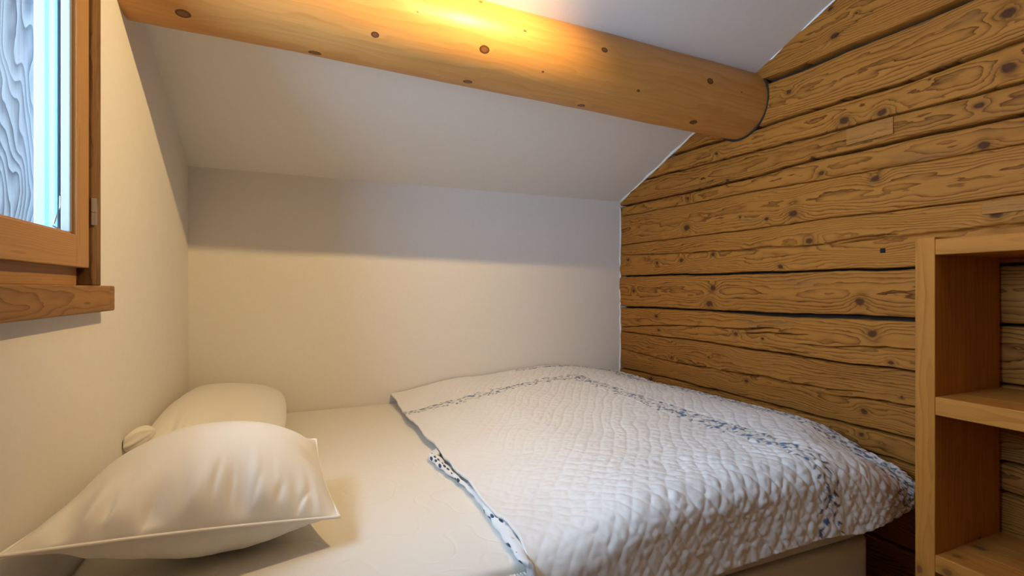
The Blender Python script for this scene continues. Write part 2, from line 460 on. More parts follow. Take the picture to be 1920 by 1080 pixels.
# square wooden patch let into one log and an old square nail hole
M_PATCH = wood('patch_wood', (0.46, 0.20, 0.045), (0.12, 0.045, 0.012), seed=77.0, freq=230.0, warp=0.03, stain=0.35, spec=0.12)
ptc = box('patch', (XR - 0.0065, 0.968, 1.534), (XR + 0.02, 1.112, 1.586), M_PATCH, wr, 0.001, 1)
box('patch', (XR - 0.0065, 0.560, 1.252), (XR + 0.02, 0.748, 1.285), M_PATCH, wr, 0.001, 1)
box('nail_hole', (XR - 0.0055, 0.992, 1.166), (XR + 0.01, 1.006, 1.180), plain('black_iron', (0.01, 0.008, 0.006), 0.8), wr, 0.0005)

# caulk bead where plaster meets the logs
pts = []
for y in np.arange(YB - 0.002, YF, -0.05):
    pts.append((XR + 0.002 + random.uniform(-.004, .003), y, ceil_z(y) - 0.001 + random.uniform(-.002, .001)))
c1 = link('trim_1', tube_mesh(pts, [random.uniform(0.004, 0.0085) for _ in pts], 8), M_CAULK, smooth=True); tag(c1, kind='structure')
pts = [(XR + random.uniform(-.004, .005), YB - 0.001, z) for z in np.arange(0.5, ceil_z(YB), 0.03)]
c2 = link('trim_2', tube_mesh(pts, [random.uniform(0.003, 0.006) for _ in pts], 8), M_CAULK, smooth=True); tag(c2, kind='structure')

# ------------------------------------------------------------------ round log beam
bk = [(-0.255, -0.051, 0.0165), (0.211, -0.1083, 0.0105), (0.532, -0.1362, 0.0150), (0.952, -0.2226, 0.0112), (1.415, -0.2088, 0.0140), (1.112, -0.1202, 0.0062),
      (0.514, -0.009, 0.0145), (0.94, -0.0044, 0.0140), (1.418, -0.0456, 0.0150), (0.057, 0.0062, 0.0165), (0.323, -0.1917, 0.003), (0.658, -0.2158, 0.0045),
      (0.739, -0.1111, 0.0042), (1.574, -0.1983, 0.0035), (0.52, -0.2835, 0.0055)]
bk = [(a, b, c * 0.78) for a, b, c in bk]
M_BEAM = wood('peeled_spruce_log', (0.63, 0.315, 0.09), (0.36, 0.135, 0.025), bk, seed=31.0, d0=0.02, freq=42.0, warp=0.09, knotcol=(0.17, 0.062, 0.022),
              rough=0.40, strength=0.32, power=1.6, tone=0.55, bump=0.10, warm2=(0.50, 0.215, 0.045), islands=0.8, hard=True, spec=0.45)
def beam_c(x):
    t = (x - XL) / (XR - XL); return 1.55 + 0.01 * t, CAM_H + 0.825 - 0.06 * t, 0.133 + 0.002 * t
bx = np.linspace(XL - 0.02, XR + 0.03, 130); ba = np.linspace(-math.pi, math.pi, 97)
P = np.zeros((len(bx), len(ba), 3)); uv = np.zeros((len(bx), len(ba), 2))
for i, x in enumerate(bx):
    cy, cz, r = beam_c(x)
    rr = r + 0.0022 * vnoise(np.full_like(ba, x * 3.0), 10 + 2.2 * np.cos(ba), 51) + 0.0012 * vnoise(np.full_like(ba, x * 11.0), 10 + 4 * np.sin(ba), 52)
    # gently hewn flat on the underside towards the left end
    P[i, :, 0] = x; P[i, :, 1] = cy + rr * np.sin(ba); P[i, :, 2] = cz - rr * np.cos(ba)
    uv[i, :, 0] = x; uv[i, :, 1] = ba * r
bm_me = grid_mesh(P, 'ceiling_beam', uv)
bm = bmesh.new(); bm.from_mesh(bm_me)
bmesh.ops.remove_doubles(bm, verts=bm.verts, dist=1e-5)
bmesh.ops.holes_fill(bm, edges=[e for e in bm.edges if e.is_boundary])
bmesh.ops.recalc_face_normals(bm, faces=list(bm.faces))
bm.to_mesh(bm_me); bm.free()
beam = link('ceiling_beam', bm_me, M_BEAM, smooth=True)
tag(beam, 'round honey-coloured log beam with dark knots running below the sloped ceiling', 'beam')

cy, cz, r = beam_c(XR)
rg = [(XR + 0.004, cy + (r + 0.003) * math.sin(a), cz - (r + 0.003) * math.cos(a)) for a in np.linspace(0, 2 * math.pi, 72, endpoint=False)]
link('joint_gap', tube_mesh(rg, 0.0045, 8, True), M_CHINK, wr, True)
# ------------------------------------------------------------------ window in the left wall
win = empty('window_1', (XL, 0.87, 1.06)); tag(win, kind='structure')
def wbx(name, lo, hi, mat, parent=win, bev=0.002, grain=None):
    o = box(name, lo, hi, mat, None, bev, grain)
    off = Vector(parent.location)
    if parent is not win: off = off + Vector(win.location)
    o.parent = parent; o.location = Vector(o.location) - off
    return o
wbx('sill', (XL - 0.10, 0.34, 1.004), (XL + 0.028, 1.376, 1.058), M_OLDTRIM, bev=0.003)
wbx('casing', (XL - 0.03, 1.298, 1.058), (XL + 0.012, 1.345, 1.93), M_CASING, bev=0.003)
wbx('casing', (XL - 0.03, 0.395, 1.058), (XL + 0.012, 0.442, 1.93), M_CASING, bev=0.003)
wbx('casing', (XL - 0.03, 0.442, 1.885), (XL + 0.012, 1.298, 1.93), M_CASING, bev=0.003)
wbx('fixed_frame', (XL - 0.075, 0.442, 1.058), (XL - 0.012, 1.288, 1.098), M_SASH)
wbx('fixed_frame', (XL - 0.075, 1.288, 1.058), (XL - 0.030, 1.33, 1.885), M_SASH)
wbx('fixed_frame', (XL - 0.075, 0.42, 1.058), (XL - 0.030, 0.45, 1.885), M_SASH)
wbx('fixed_frame', (XL - 0.075, 0.45, 1.850), (XL - 0.030, 1.288, 1.885), M_SASH)
# opening sash, slightly proud
gz0, gz1, gy0, gy1 = 1.160, 1.800, 0.512, 1.232
st = wbx('sash_rail', (XL - 0.025, gy0, 1.094), (XL + 0.006, gy1, gz0 - 0.004), M_SASH)
wbx('sash_rail', (XL - 0.025, gy0, gz1), (XL + 0.006, gy1, 1.862), M_SASH)
stile = wbx('sash_stile', (XL - 0.025, gy1, 1.094), (XL + 0.006, 1.296, 1.862), M_SASH)
wbx('sash_stile', (XL - 0.025, 0.448, 1.094), (XL + 0.006, gy0, 1.862), M_SASH)
# glazing beads, spacer bars, outer frame, reveal board
wbx('glazing_bead', (XL - 0.016, gy0, gz0 - 0.006), (XL - 0.001, gy1 - 0.006, gz0), M_SASH, bev=0.001)
wbx('glazing_bead', (XL - 0.016, gy1 - 0.010, gz0), (XL - 0.001, gy1, gz1), M_WHITEPAINT, bev=0.002)
wbx('glazing_bead', (XL - 0.016, gy0, gz0), (XL - 0.001, gy0 + 0.010, gz1), M_WHITEPAINT, bev=0.002)
wbx('spacer_bar', (XL - 0.023, gy1 - 0.012, gz0), (XL - 0.0195, gy1, gz1), M_SPACER, bev=0.0005)
wbx('spacer_bar', (XL - 0.0325, gy1 - 0.012, gz0), (XL - 0.023, gy1, gz1), M_SPACER2, bev=0.0005)
wbx('spacer_bar', (XL - 0.039, gy1 - 0.012, gz0), (XL - 0.0325, gy1, gz1), M_SPACER, bev=0.0005)
wbx('spacer_bar', (XL - 0.039, gy0, gz0 - 0.004), (XL - 0.0195, gy1 - 0.012, gz0 + 0.004), M_SPACER2, bev=0.0005)
wbx('outer_frame', (XL - 0.066, gy1 + 0.018, gz0 - 0.01), (XL - 0.043, 1.288, gz1 + 0.01), M_WHITEPAINT, bev=0.002)
wbx('outer_frame', (XL - 0.066, gy0 - 0.05, gz0 - 0.01), (XL - 0.043, gy0 + 0.008, gz1 + 0.01), M_WHITEPAINT, bev=0.002)
wbx('outer_frame', (XL - 0.066, gy0 + 0.008, gz0 - 0.05), (XL - 0.043, gy1 + 0.018, gz0 - 0.002), M_WHITEPAINT, bev=0.002)
rv = wbx('reveal_board', (XL - 0.36, 1.300, 1.03), (XL - 0.078, 1.328, 1.895), M_WEATHER, bev=0.002, grain=2)
wbx('reveal_board', (XL - 0.36, 0.422, 1.03), (XL - 0.078, 0.45, 1.895), M_WEATHER, bev=0.002, grain=2)
wbx('outer_sill', (XL - 0.40, 0.40, 1.03), (XL - 0.078, 1.30, 1.055), M_WEATHER, bev=0.002)
T = NT('window_glass')
gl = T.new('ShaderNodeBsdfGlossy'); gl.inputs['Roughness'].default_value = 0.0
tr = T.new('ShaderNodeBsdfTransparent'); tr.inputs[0].default_value = (0.96, 0.985, 1.0, 1)
lw = T.new('ShaderNodeLayerWeight'); lw.inputs[0].default_value = 0.5
fac = T.m('ADD', T.m('MULTIPLY', T.m('POWER', lw.outputs['Facing'], 5.0), 0.5), 0.03)
mx = T.new('ShaderNodeMixShader'); T.l.new(fac, mx.inputs[0]); T.l.new(tr.outputs[0], mx.inputs[1]); T.l.new(gl.outputs[0], mx.inputs[2])
T.l.new(mx.outputs[0], T.n['Material Output'].inputs[0])
wbx('pane', (XL - 0.0195, gy0, gz0 - 0.004), (XL - 0.016, gy1, gz1), T.mat, bev=0)
wbx('pane', (XL - 0.043, gy0, gz0 - 0.004), (XL - 0.039, gy1, gz1), T.mat, bev=0)
# steel hinge knuckle between stile and casing
for z0, z1 in ((1.183, 1.2085), (1.2095, 1.238)):
    h = link('hinge', tube_mesh([(XL + 0.012, 1.3005, z0), (XL + 0.012, 1.3005, z1)], 0.0055, 16), M_STEEL, smooth=False)
    h.parent = win; h.location = -Vector(win.location)
wbx('hinge', (XL + 0.0085, 1.302, 1.186), (XL + 0.0145, 1.311, 1.236), M_STEEL, bev=0.0005)
# thin white sash cord hanging in the corner of the glass
cp = [(XL - 0.010, 1.2035, 1.225), (XL - 0.009, 1.2, 1.205), (XL - 0.013, 1.195, 1.185), (XL - 0.012, 1.183, 1.172), (XL - 0.009, 1.168, 1.1655), (XL - 0.009, 1.19, 1.163), (XL - 0.013, 1.213, 1.1635)]
o = link('cord', tube_mesh(cp, 0.0013, 6), M_WHITEPAINT, smooth=True); o.parent = win; o.location = -Vector(win.location)

# ------------------------------------------------------------------ bed base and mattress
M_BASE = plain('cream_leatherette', (0.62, 0.565, 0.46), 0.48, 240.0, 0.08, 0.0008, 0.4)
def rbox_mesh(lo, hi, rv_, re):
    bm = bmesh.new(); bmesh.ops.create_cube(bm, size=1.0)
    lo, hi = Vector(lo), Vector(hi); c, d = (lo + hi) / 2, hi - lo
    for v in bm.verts: v.co = Vector((c.x + v.co.x * d.x, c.y + v.co.y * d.y, c.z + v.co.z * d.z))
    ve = [e for e in bm.edges if abs((e.verts[0].co - e.verts[1].co).normalized().z) > 0.9]
    bmesh.ops.bevel(bm, geom=ve, offset=rv_, segments=10, affect='EDGES', profile=0.5)
    he = [e for e in bm.edges if len(e.link_faces) == 2 and abs(abs(e.link_faces[0].normal.z) - abs(e.link_faces[1].normal.z)) > 0.5]
    bmesh.ops.bevel(bm, geom=he, offset=re, segments=5, affect='EDGES', profile=0.5)
    for f in bm.faces: f.smooth = True
    me = bpy.data.meshes.new('m'); bm.to_mesh(me); bm.free(); return me
BX0, BX1, BY0, BY1 = XL + 0.006, 1.478, 0.885, YB - 0.006
bed = empty('bed_base', (0.55, 1.64, 0.0))
tag(bed, 'cream upholstered box bed base with rounded corners under the mattress', 'bed base')
o = link('body', rbox_mesh((BX0, BY0, 0.07), (BX1, BY1, 0.368), 0.055, 0.012), M_BASE); o.parent = bed; o.location = -Vector(bed.location)
M_LEG = plain('black_plastic_foot', (0.02, 0.02, 0.02), 0.5)
for lx in (BX0 + 0.1, BX1 - 0.1):
    for ly in (BY0 + 0.1, BY1 - 0.1):
        h = link('leg', tube_mesh([(lx, ly, 0.0), (lx, ly, 0.072)], 0.025, 16), M_LEG); h.parent = bed; h.location = -Vector(bed.location)

T = NT('mattress_ticking')
tc = T.new('ShaderNodeTexCoord')
mp = T.noise(tc.outputs['Object'], 5.0, 1.0, 0.4)
w1 = T.m('ABSOLUTE', T.m('SUBTRACT', T.m('FRACT', T.m('MULTIPLY', mp, 7.0)), 0.5))
lines = T.rng(w1, 0.0, 0.10)
vor = T.new('ShaderNodeTexVoronoi'); vor.inputs['Scale'].default_value = 95.0; T.l.new(tc.outputs['Object'], vor.inputs['Vector'])
hh = T.m('ADD', T.m('MULTIPLY', lines, 1.0), T.m('MULTIPLY', vor.outputs['Distance'], -0.30))
T.color((0.80, 0.77, 0.70)); T.rough(0.75); T.bump(hh, 0.22, 0.003)
M_MATT = T.mat
T = NT('mattress_side_cloth'); tc = T.new('ShaderNodeTexCoord')
n = T.noise(tc.outputs['Object'], 130.0, 3.0); T.color((0.74, 0.70, 0.62)); T.rough(0.8); T.bump(n, 0.5, 0.002)
M_MSIDE = T.mat
MT = 0.52
mat_o = empty('mattress', (0.54, 1.64, 0.37))
tag(mat_o, 'off-white quilted mattress lying on the cream bed base', 'mattress')
MX0, MX1, MY0, MY1 = XL + 0.008, 1.462, 0.888, YB - 0.008
o = link('top_panel', rbox_mesh((MX0, MY0, 0.46), (MX1, MY1, MT), 0.06, 0.018), M_MATT); o.parent = mat_o; o.location = -Vector(mat_o.location)
o = link('side_border', rbox_mesh((MX0 + 0.004, MY0 + 0.006, 0.369), (MX1 - 0.006, MY1 - 0.004, 0.50), 0.06, 0.015), M_MSIDE); o.parent = mat_o; o.location = -Vector(mat_o.location)
def rrect(x0, x1, y0, y1, r, z, n=8, step=0.02):
    pts = []
    for cx, cy, a0 in ((x1 - r, y0 + r, -90), (x1 - r, y1 - r, 0), (x0 + r, y1 - r, 90), (x0 + r, y0 + r, 180)):
        for k in range(n + 1):
            a = R(a0 + 90 * k / n); pts.append((cx + r * math.cos(a), cy + r * math.sin(a), z))
    return pts
T = NT('ribbed_piping'); tc = T.new('ShaderNodeTexCoord'); sp = T.new('ShaderNodeSeparateXYZ'); T.l.new(tc.outputs['Object'], sp.inputs[0])
rib = T.m('SINE', T.m('MULTIPLY', T.m('ADD', sp.outputs[0], T.m('MULTIPLY', sp.outputs[2], 1.5)), 900.0))
T.color((0.80, 0.76, 0.68)); T.rough(0.7); T.bump(rib, 0.6, 0.0015)
o = link('piping', tube_mesh(rrect(MX0 - 0.001, MX1 + 0.003, MY0 - 0.004, MY1 + 0.001, 0.062, MT - 0.022), 0.0075, 10, True), T.mat, smooth=True)
o.parent = mat_o; o.location = -Vector(mat_o.location)

# ------------------------------------------------------------------ pillows
T = NT('white_pillow_cotton'); tc = T.new('ShaderNodeTexCoord')
n = T.noise(tc.outputs['Object'], 420.0, 2.0); T.color((0.80, 0.775, 0.72)); T.rough(0.8); T.bump(n, 0.08, 0.0006)
T.bsdf.inputs['Sheen Weight'].default_value = 0.15
M_PILLOW = T.mat
M_PIPE = plain('white_pillow_piping', (0.85, 0.82, 0.76), 0.7)

def pillow(name, label, corners, Ht, Hb, pinch, seed, n=150, wr_front=0.006, floor_z=MT + 0.002, creases=(), exps=(2.1, 0.70), rnd=0.0, piped=True):
    FL, FR, BR, BL = [np.array(c) for c in corners]
    u = np.linspace(-1, 1, n); U, V = np.meshgrid(u, u, indexing='ij')      # u: left-right, v: front-back
    def sheet(sign):
        Uc = U * (1 - pinch * (1 - V ** 2)) * np.sqrt(1 - rnd * V ** 2 / 2); Vc = V * (1 - pinch * (1 - U ** 2)) * np.sqrt(1 - rnd * U ** 2 / 2)
        a, b = (Uc + 1) / 2, (Vc + 1) / 2
        B = (FL * ((1 - a) * (1 - b))[..., None] + FR * (a * (1 - b))[..., None] + BR * (a * b)[..., None] + BL * ((1 - a) * b)[..., None])
        nrm = np.cross(FR - FL + BR - BL, BL - FL + BR - FR); nrm /= np.linalg.norm(nrm)
        prof = ((1 - np.abs(U) ** exps[0]) ** exps[1]) * ((1 - np.abs(V) ** exps[0]) ** exps[1])
        wf_ = wr_front if sign > 0 else wr_front * 0.3
        h = prof * (Ht if sign > 0 else Hb)
        edge_f = np.exp(-((V + 1) / 0.32) ** 2) * (1 - np.exp(-((V + 1) / 0.05) ** 2))
        edge_l = np.exp(-((U + 1) / 0.30) ** 2) * (1 - np.exp(-((U + 1) / 0.06) ** 2))
        edge_r = np.exp(-((U - 1) / 0.25) ** 2) * (1 - np.exp(-((U - 1) / 0.06) ** 2))
        g = vnoise(U * 7.0 + 3 + 0.6 * V, V * 1.3 + 9, seed) + 0.5 * vnoise(U * 15.0 + 0.8 * V, V * 2.0, seed + 1)
        gl_ = vnoise(U * 1.3, V * 6.0, seed + 2)
        h = h + wf_ * g * edge_f * (1 - U ** 4) + 0.5 * wf_ * gl_ * (edge_l + edge_r) * (1 - V ** 4)
        h = h + 0.004 * vnoise(U * 2.2 + 5, V * 2.2, seed + 3) * prof
        for (cu, cv, ang, ln, dp) in creases:
            du, dv = U - cu, V - cv; ca, sa = math.cos(ang), math.sin(ang)
            along = du * ca + dv * sa; across = -du * sa + dv * ca
            h = h - (dp if sign > 0 else 0.3 * dp) * np.exp(-(across / 0.026) ** 2 - (along / ln) ** 2) * (prof > 0)
        Pp = B + sign * nrm * h[..., None]
        Pp[..., 0] = np.maximum(Pp[..., 0], XL + 0.004)
        Pp[..., 1] = np.minimum(Pp[..., 1], YB - 0.004)
        Pp[..., 2] = np.maximum(Pp[..., 2], floor_z)
        return Pp
    top, bot = sheet(1), sheet(-1)
    root_loc = Vector(((FL + FR + BR + BL) / 4).tolist()); root_loc.z = floor_z
    e = empty(name, root_loc); tag(e, label, 'pillow', 'pillows on the bed')
    m1 = grid_mesh(top - np.array(root_loc), 'cover'); m2 = grid_mesh(bot - np.array(root_loc), 'cover', flip=True)
    bm = bmesh.new(); bm.from_mesh(m1); bm.from_mesh(m2)
    bmesh.ops.remove_doubles(bm, verts=bm.verts, dist=2e-4)
    me = bpy.data.meshes.new('cover'); bm.to_mesh(me); bm.free()
    link('cover', me, M_PILLOW, e, True)
    ring = [top[i, 0] for i in range(0, n, 2)] + [top[n - 1, j] for j in range(0, n, 2)] + [top[i, n - 1] for i in range(n - 1, -1, -2)] + [top[0, j] for j in range(n - 1, -1, -2)]
    ring = [tuple(p - np.array(root_loc)) for p in ring]
    q = [ring[0]]
    for p in ring[1:]:
        if (Vector(p) - Vector(q[-1])).length > 0.003: q.append(p)
    if piped: link('piping', tube_mesh(q, 0.0032, 8, True), M_PIPE, e, True)
    return e, top, bot

c0 = CAM_H
pillow('pillow', 'large plump white pillow with piped seam leaning at the front left of the bed',
       [(-0.378, 0.930, c0 - 0.372), (0.088, 1.10, c0 - 0.470), (0.055, 1.42, c0 - 0.392), (-0.345, 1.42, c0 - 0.385)], 0.122, 0.120, 0.05, 61,
       wr_front=0.020, creases=((-0.35, -0.88, 1.5, 0.10, 0.010), (0.02, -0.78, 1.5, 0.16, 0.008), (0.14, -0.80, 1.6, 0.14, 0.007), (-0.58, -0.86, 1.7, 0.10, 0.010), (0.32, -0.84, 1.4, 0.10, 0.006), (0.70, -0.86, 1.1, 0.10, 0.007), (-0.15, -0.85, 1.6, 0.10, 0.006), (0.5, -0.86, 1.3, 0.08, 0.006)))
pb_, _, _ = pillow('pillow', 'smaller white pillow in the far corner behind the large pillow',
       [(-0.384, 1.53, c0 - 0.395), (-0.02, 1.55, c0 - 0.460), (-0.02, 2.37, c0 - 0.445), (-0.375, 2.392, c0 - 0.405)], 0.076, 0.07, 0.01, 71,
       wr_front=0.005, exps=(2.6, 0.5), rnd=0.42, piped=False)
# gathered fabric at its near corner
V_, F_ = [], []
for i in range(15):
    t = i / 14; rad_ = 0.026 * math.sin(math.pi * (0.12 + 0.80 * t)) ** 0.8
    for k in range(40):
        a_ = 2 * math.pi * k / 40
        r_ = rad_ * (1 + 0.13 * math.cos(7 * a_ + 3 * t) + 0.05 * math.cos(13 * a_))
        V_.append((max(-0.362 + (t - 0.5) * 0.055 + 0.3 * r_ * math.cos(a_), XL + 0.003), 1.565 - (0.5 - t) * 0.04 + r_ * math.cos(a_), c0 - 0.388 + 0.016 * t + r_ * math.sin(a_)))
for i in range(14):
    for k in range(40): F_.append((i * 40 + k, i * 40 + (k + 1) % 40, (i + 1) * 40 + (k + 1) % 40, (i + 1) * 40 + k))
F_.append(tuple(range(40))[::-1]); F_.append(tuple(14 * 40 + k for k in range(40)))
g_ = link('gathered_corner', mesh_from(V_, F_), M_PILLOW, pb_, True); g_.location = -Vector(pb_.location)

# ------------------------------------------------------------------ quilt
QX0, QX1 = 0.418, 1.632
step = 0.003
xs = np.arange(QX0, QX1 + 1e-6, step)
L0, RR, DL = 1.455, 0.075, 0.115
qs = np.arange(0, L0 + RR * math.pi / 2 + DL, step)
Xg, Qg = np.meshgrid(xs, qs, indexing='ij')
# flat layout to sheet path (back wall -> front edge -> hanging hem)
phi = np.clip((Qg - L0) / RR, 0, math.pi / 2)
dl = np.clip(Qg - L0 - RR * math.pi / 2, 0, None)
keepdrop = 1 - 0.75 * sstep(1.30, 1.62, Xg)
Yq = (YB - 0.012 - np.minimum(Qg, L0)) - RR * np.sin(phi) - 0.10 * dl * keepdrop
Zdrop = RR * (1 - np.cos(phi)) * (1 - 0.35 * sstep(1.35, 1.62, Xg)) + dl * keepdrop
x, y = Xg, Yq
top = MT + 0.024 + 0.052 * sstep(QX0, 0.80, x) + 0.020 * sstep(0.75, 1.25, x)
top += 0.020 * sstep(1.6, 2.3, y) * sstep(0.6, 1.1, x)
top += 0.022 * sstep(2.1, 2.39, y) * (1 - sstep(0.5, 0.9, x))
top -= 0.045 * sstep(1.36, 1.68, x)
top += 0.022 * sstep(1.2, 1.55, x) * sstep(0.95, 1.25, y) * sstep(2.1, 1.6, y)
top -= 0.060 * sstep(1.18, 0.85, y) * sstep(1.28, 1.60, x)
top += 0.007 * vnoise(x * 4.2, y * 4.2, 201) + 0.004 * vnoise(x * 9, y * 8, 202)
left_wave = 0.006 * vnoise(y * 7, y * 0, 203) + 0.004 * vnoise(y * 19, y * 0, 204)
Xq = Xg + left_wave * sstep(0.62, QX0, Xg) + 0.006 * vnoise(y * 9, x * 0, 205) * sstep(1.5, 1.63, Xg)
# sides flare a little where the quilt hangs
hem_wave = 0.014 * vnoise(Xg * 7, Xg * 0 + 2, 206) * sstep(L0, L0 + 0.2, Qg)
Zq = top - Zdrop
P = np.stack([Xq, Yq - hem_wave, Zq], -1)
# fine quilting relief along the normals
du = np.gradient(P, axis=0); dv = np.gradient(P, axis=1)
N = np.cross(dv, du); N /= np.linalg.norm(N, axis=-1, keepdims=True) + 1e-9
if N[len(xs) // 2, 100, 2] < 0: N = -N
wv = 0.016 * vnoise(Xg * 9, Qg * 9, 210); wv2 = 0.018 * vnoise(Xg * 10 + 40, Qg * 10, 211)
SP = 0.036
pa = (0.80 * Xg + 0.60 * Qg + wv) / SP
pb = (0.80 * Xg - 0.60 * Qg + wv2) / SP
da = np.abs(pa - np.round(pa)) * SP; db = np.abs(pb - np.round(pb)) * SP
front = sstep(0.95, 1.40, Qg)
left = sstep(0.95, 0.50, Xg)
puff = (np.clip(da / 0.010, 0, 1) ** 0.6) * (np.clip(db / 0.010, 0, 1) ** (0.6)) * (0.30 + 0.70 * np.maximum(front, 0.35 * left)) + (np.clip(da / 0.009, 0, 1) ** 0.6) * 0.70 * (1 - np.maximum(front, 0.35 * left))
rr = 0.918 * Qg - 0.397 * Xg + 0.6 * wv; rt = 0.918 * Xg + 0.397 * Qg
cellj = np.round(pa) * 3.7
rip = vnoise(rr / 0.011 + cellj, rt / 0.045, 212) + 0.55 * vnoise(rr / 0.006 + cellj, rt / 0.03, 213)
crum = np.abs(vnoise(Xg / 0.026 + 3, Qg / 0.022, 216)) * 1.4 + vnoise(Xg / 0.017, Qg / 0.013, 214) + 0.6 * vnoise(Xg / 0.009 + 9, Qg / 0.009, 215)
flatL = 0.35 + 0.65 * sstep(0.45, 0.90, Xg)
disp = flatL * ((0.0026 + 0.0008 * front) * puff + (0.0015 - 0.0002 * front) * rip * (0.25 + 0.75 * np.clip(da / 0.010, 0, 1)) + (0.0002 + 0.0013 * front) * crum)
BQ, BXC = 0.325, 1.240
# stitched seams that frame the printed bands
for s_ in (BQ - 0.046, BQ + 0.046): disp -= 0.002 * np.exp(-((Qg - s_) / 0.004) ** 2) * (Xg < BXC + 0.03)
for s_ in (BXC - 0.046, BXC + 0.046, 1.525): disp -= 0.002 * np.exp(-((Xg - s_) / 0.004) ** 2) * (Qg > BQ - 0.03)
P = P + N * disp[..., None]
P[..., 1] = np.minimum(P[..., 1], YB - 0.006)
P[..., 0] = np.minimum(P[..., 0], XR - 0.03)

# print: vines with leaves and blue blossoms, stamped in cloth coordinates
colr = np.zeros((len(xs), len(qs), 3)) + np.array([0.83, 0.82, 0.80])
def stamp(fun, cx, cq, rad, col, op=1.0):
    i0, i1 = int((cx - rad - QX0) / step), int((cx + rad - QX0) / step) + 2
    j0, j1 = int((cq - rad) / step), int((cq + rad) / step) + 2
    i0, j0 = max(i0, 0), max(j0, 0); i1, j1 = min(i1, len(xs)), min(j1, len(qs))
    if i1 <= i0 or j1 <= j0: return
    a = np.clip(fun(Xg[i0:i1, j0:j1] - cx, Qg[i0:i1, j0:j1] - cq), 0, 1)[..., None] * op
    colr[i0:i1, j0:j1] = colr[i0:i1, j0:j1] * (1 - a) + np.array(col) * a
def leaf(cx, cq, ang, ln, wd, col, op=1.0):
    ca, sa = math.cos(ang), math.sin(ang)
    def f(dx, dq):
        u_ = dx * ca + dq * sa; v_ = -dx * sa + dq * ca
        w_ = wd * np.clip(1 - (u_ / ln) ** 2, 0, 1)
        return (w_ - np.abs(v_)) / 0.0022 + 0.45 * (np.abs(u_) < ln)
    stamp(f, cx, cq, ln + 0.004, col, op)
INK, NAVY, BLUE = (0.045, 0.05, 0.075), (0.03, 0.055, 0.11), (0.035, 0.15, 0.36)
def vine(path, wid, dens=1.0, op=0.9, blue=0.13):
    """path: function s->(x,q,angle), length"""
    fn, length = path
    s_ = 0.0
    ph = random.uniform(0, 6)
    while s_ < length:
        for br in (0, 1):
            cx, cq, an = fn(s_)
            off = wid * (0.55 * math.sin(s_ * 38 + ph + br * 2.6) + 0.25 * math.sin(s_ * 90 + br))
            px, pq = cx - math.sin(an) * off, cq + math.cos(an) * off
            sl = an + 0.75 * math.cos(s_ * 38 + ph + br * 2.6)
            leaf(px, pq, sl, 0.006, 0.0012, INK, 0.85 * op)
        if random.random() < 0.85 * dens:
            cx, cq, an = fn(s_ + random.uniform(-.004, .004))
            off = random.uniform(-1, 1) * wid
            px, pq = cx - math.sin(an) * off, cq + math.cos(an) * off
            la = an + random.choice((-1, 1)) * random.uniform(0.3, 1.2)
            leaf(px, pq, la, random.uniform(0.0070, 0.0115), random.uniform(0.0028, 0.0042), random.choice((INK, NAVY, NAVY, INK)), op)
        if random.random() < blue * dens:
            cx, cq, an = fn(s_); off = random.uniform(-.8, .8) * wid
            px, pq = cx - math.sin(an) * off, cq + math.cos(an) * off
            a0 = random.uniform(0, 6)
            for k in range(3): leaf(px + 0.004 * math.cos(a0 + k * 0.9), pq + 0.004 * math.sin(a0 + k * 0.9), a0 + k * 0.9, 0.0085, 0.0050, BLUE, op)
        s_ += 0.006
vine((lambda s: (QX0 + s, BQ + 0.012 * math.sin(s * 5), 0.0), BXC - QX0 + 0.03), 0.042, 1.15)
vine((lambda s: (BXC, BQ + s, math.pi / 2), qs[-1] - BQ), 0.042, 1.1)
vine((lambda s: (1.560, 0.0 + s, math.pi / 2), qs[-1]), 0.034, 1.15, blue=0.03)
vine((lambda s: (1.600, 0.0 + s, math.pi / 2), qs[-1]), 0.030, 1.1, blue=0.03)
vine((lambda s: (1.05 + s, 0.03, 0), 0.55), 0.018, 0.8)

me = grid_mesh(P, 'quilt_top', flip=False)
ca = me.color_attributes.new('print', 'FLOAT_COLOR', 'POINT')
cc = np.ones((len(xs) * len(qs), 4), dtype=np.float32); cc[:, :3] = colr.reshape(-1, 3)
ca.data.foreach_set('color', cc.reshape(-1))
T = NT('quilt_cotton_print')
at = T.new('ShaderNodeAttribute'); at.attribute_name = 'print'
tc = T.new('ShaderNodeTexCoord'); n = T.noise(tc.outputs['Object'], 500.0, 2.0)
T.color(at.outputs['Color']); T.rough(0.72); T.bump(n, 0.10, 0.0006)
T.bsdf.inputs['Sheen Weight'].default_value = 0.2
M_QUILT = T.mat
quilt = empty('quilt', (1.02, 1.6, MT + 0.002))
tag(quilt, 'white quilted bedspread with blue leaf vine borders folded over the foot end', 'quilt')
qo = link('quilt_top', me, M_QUILT); qo.parent = quilt; qo.location = -Vector(quilt.location)
sm = qo.modifiers.new('thickness', 'SOLIDIFY'); sm.thickness = 0.008; sm.offset = 0.0

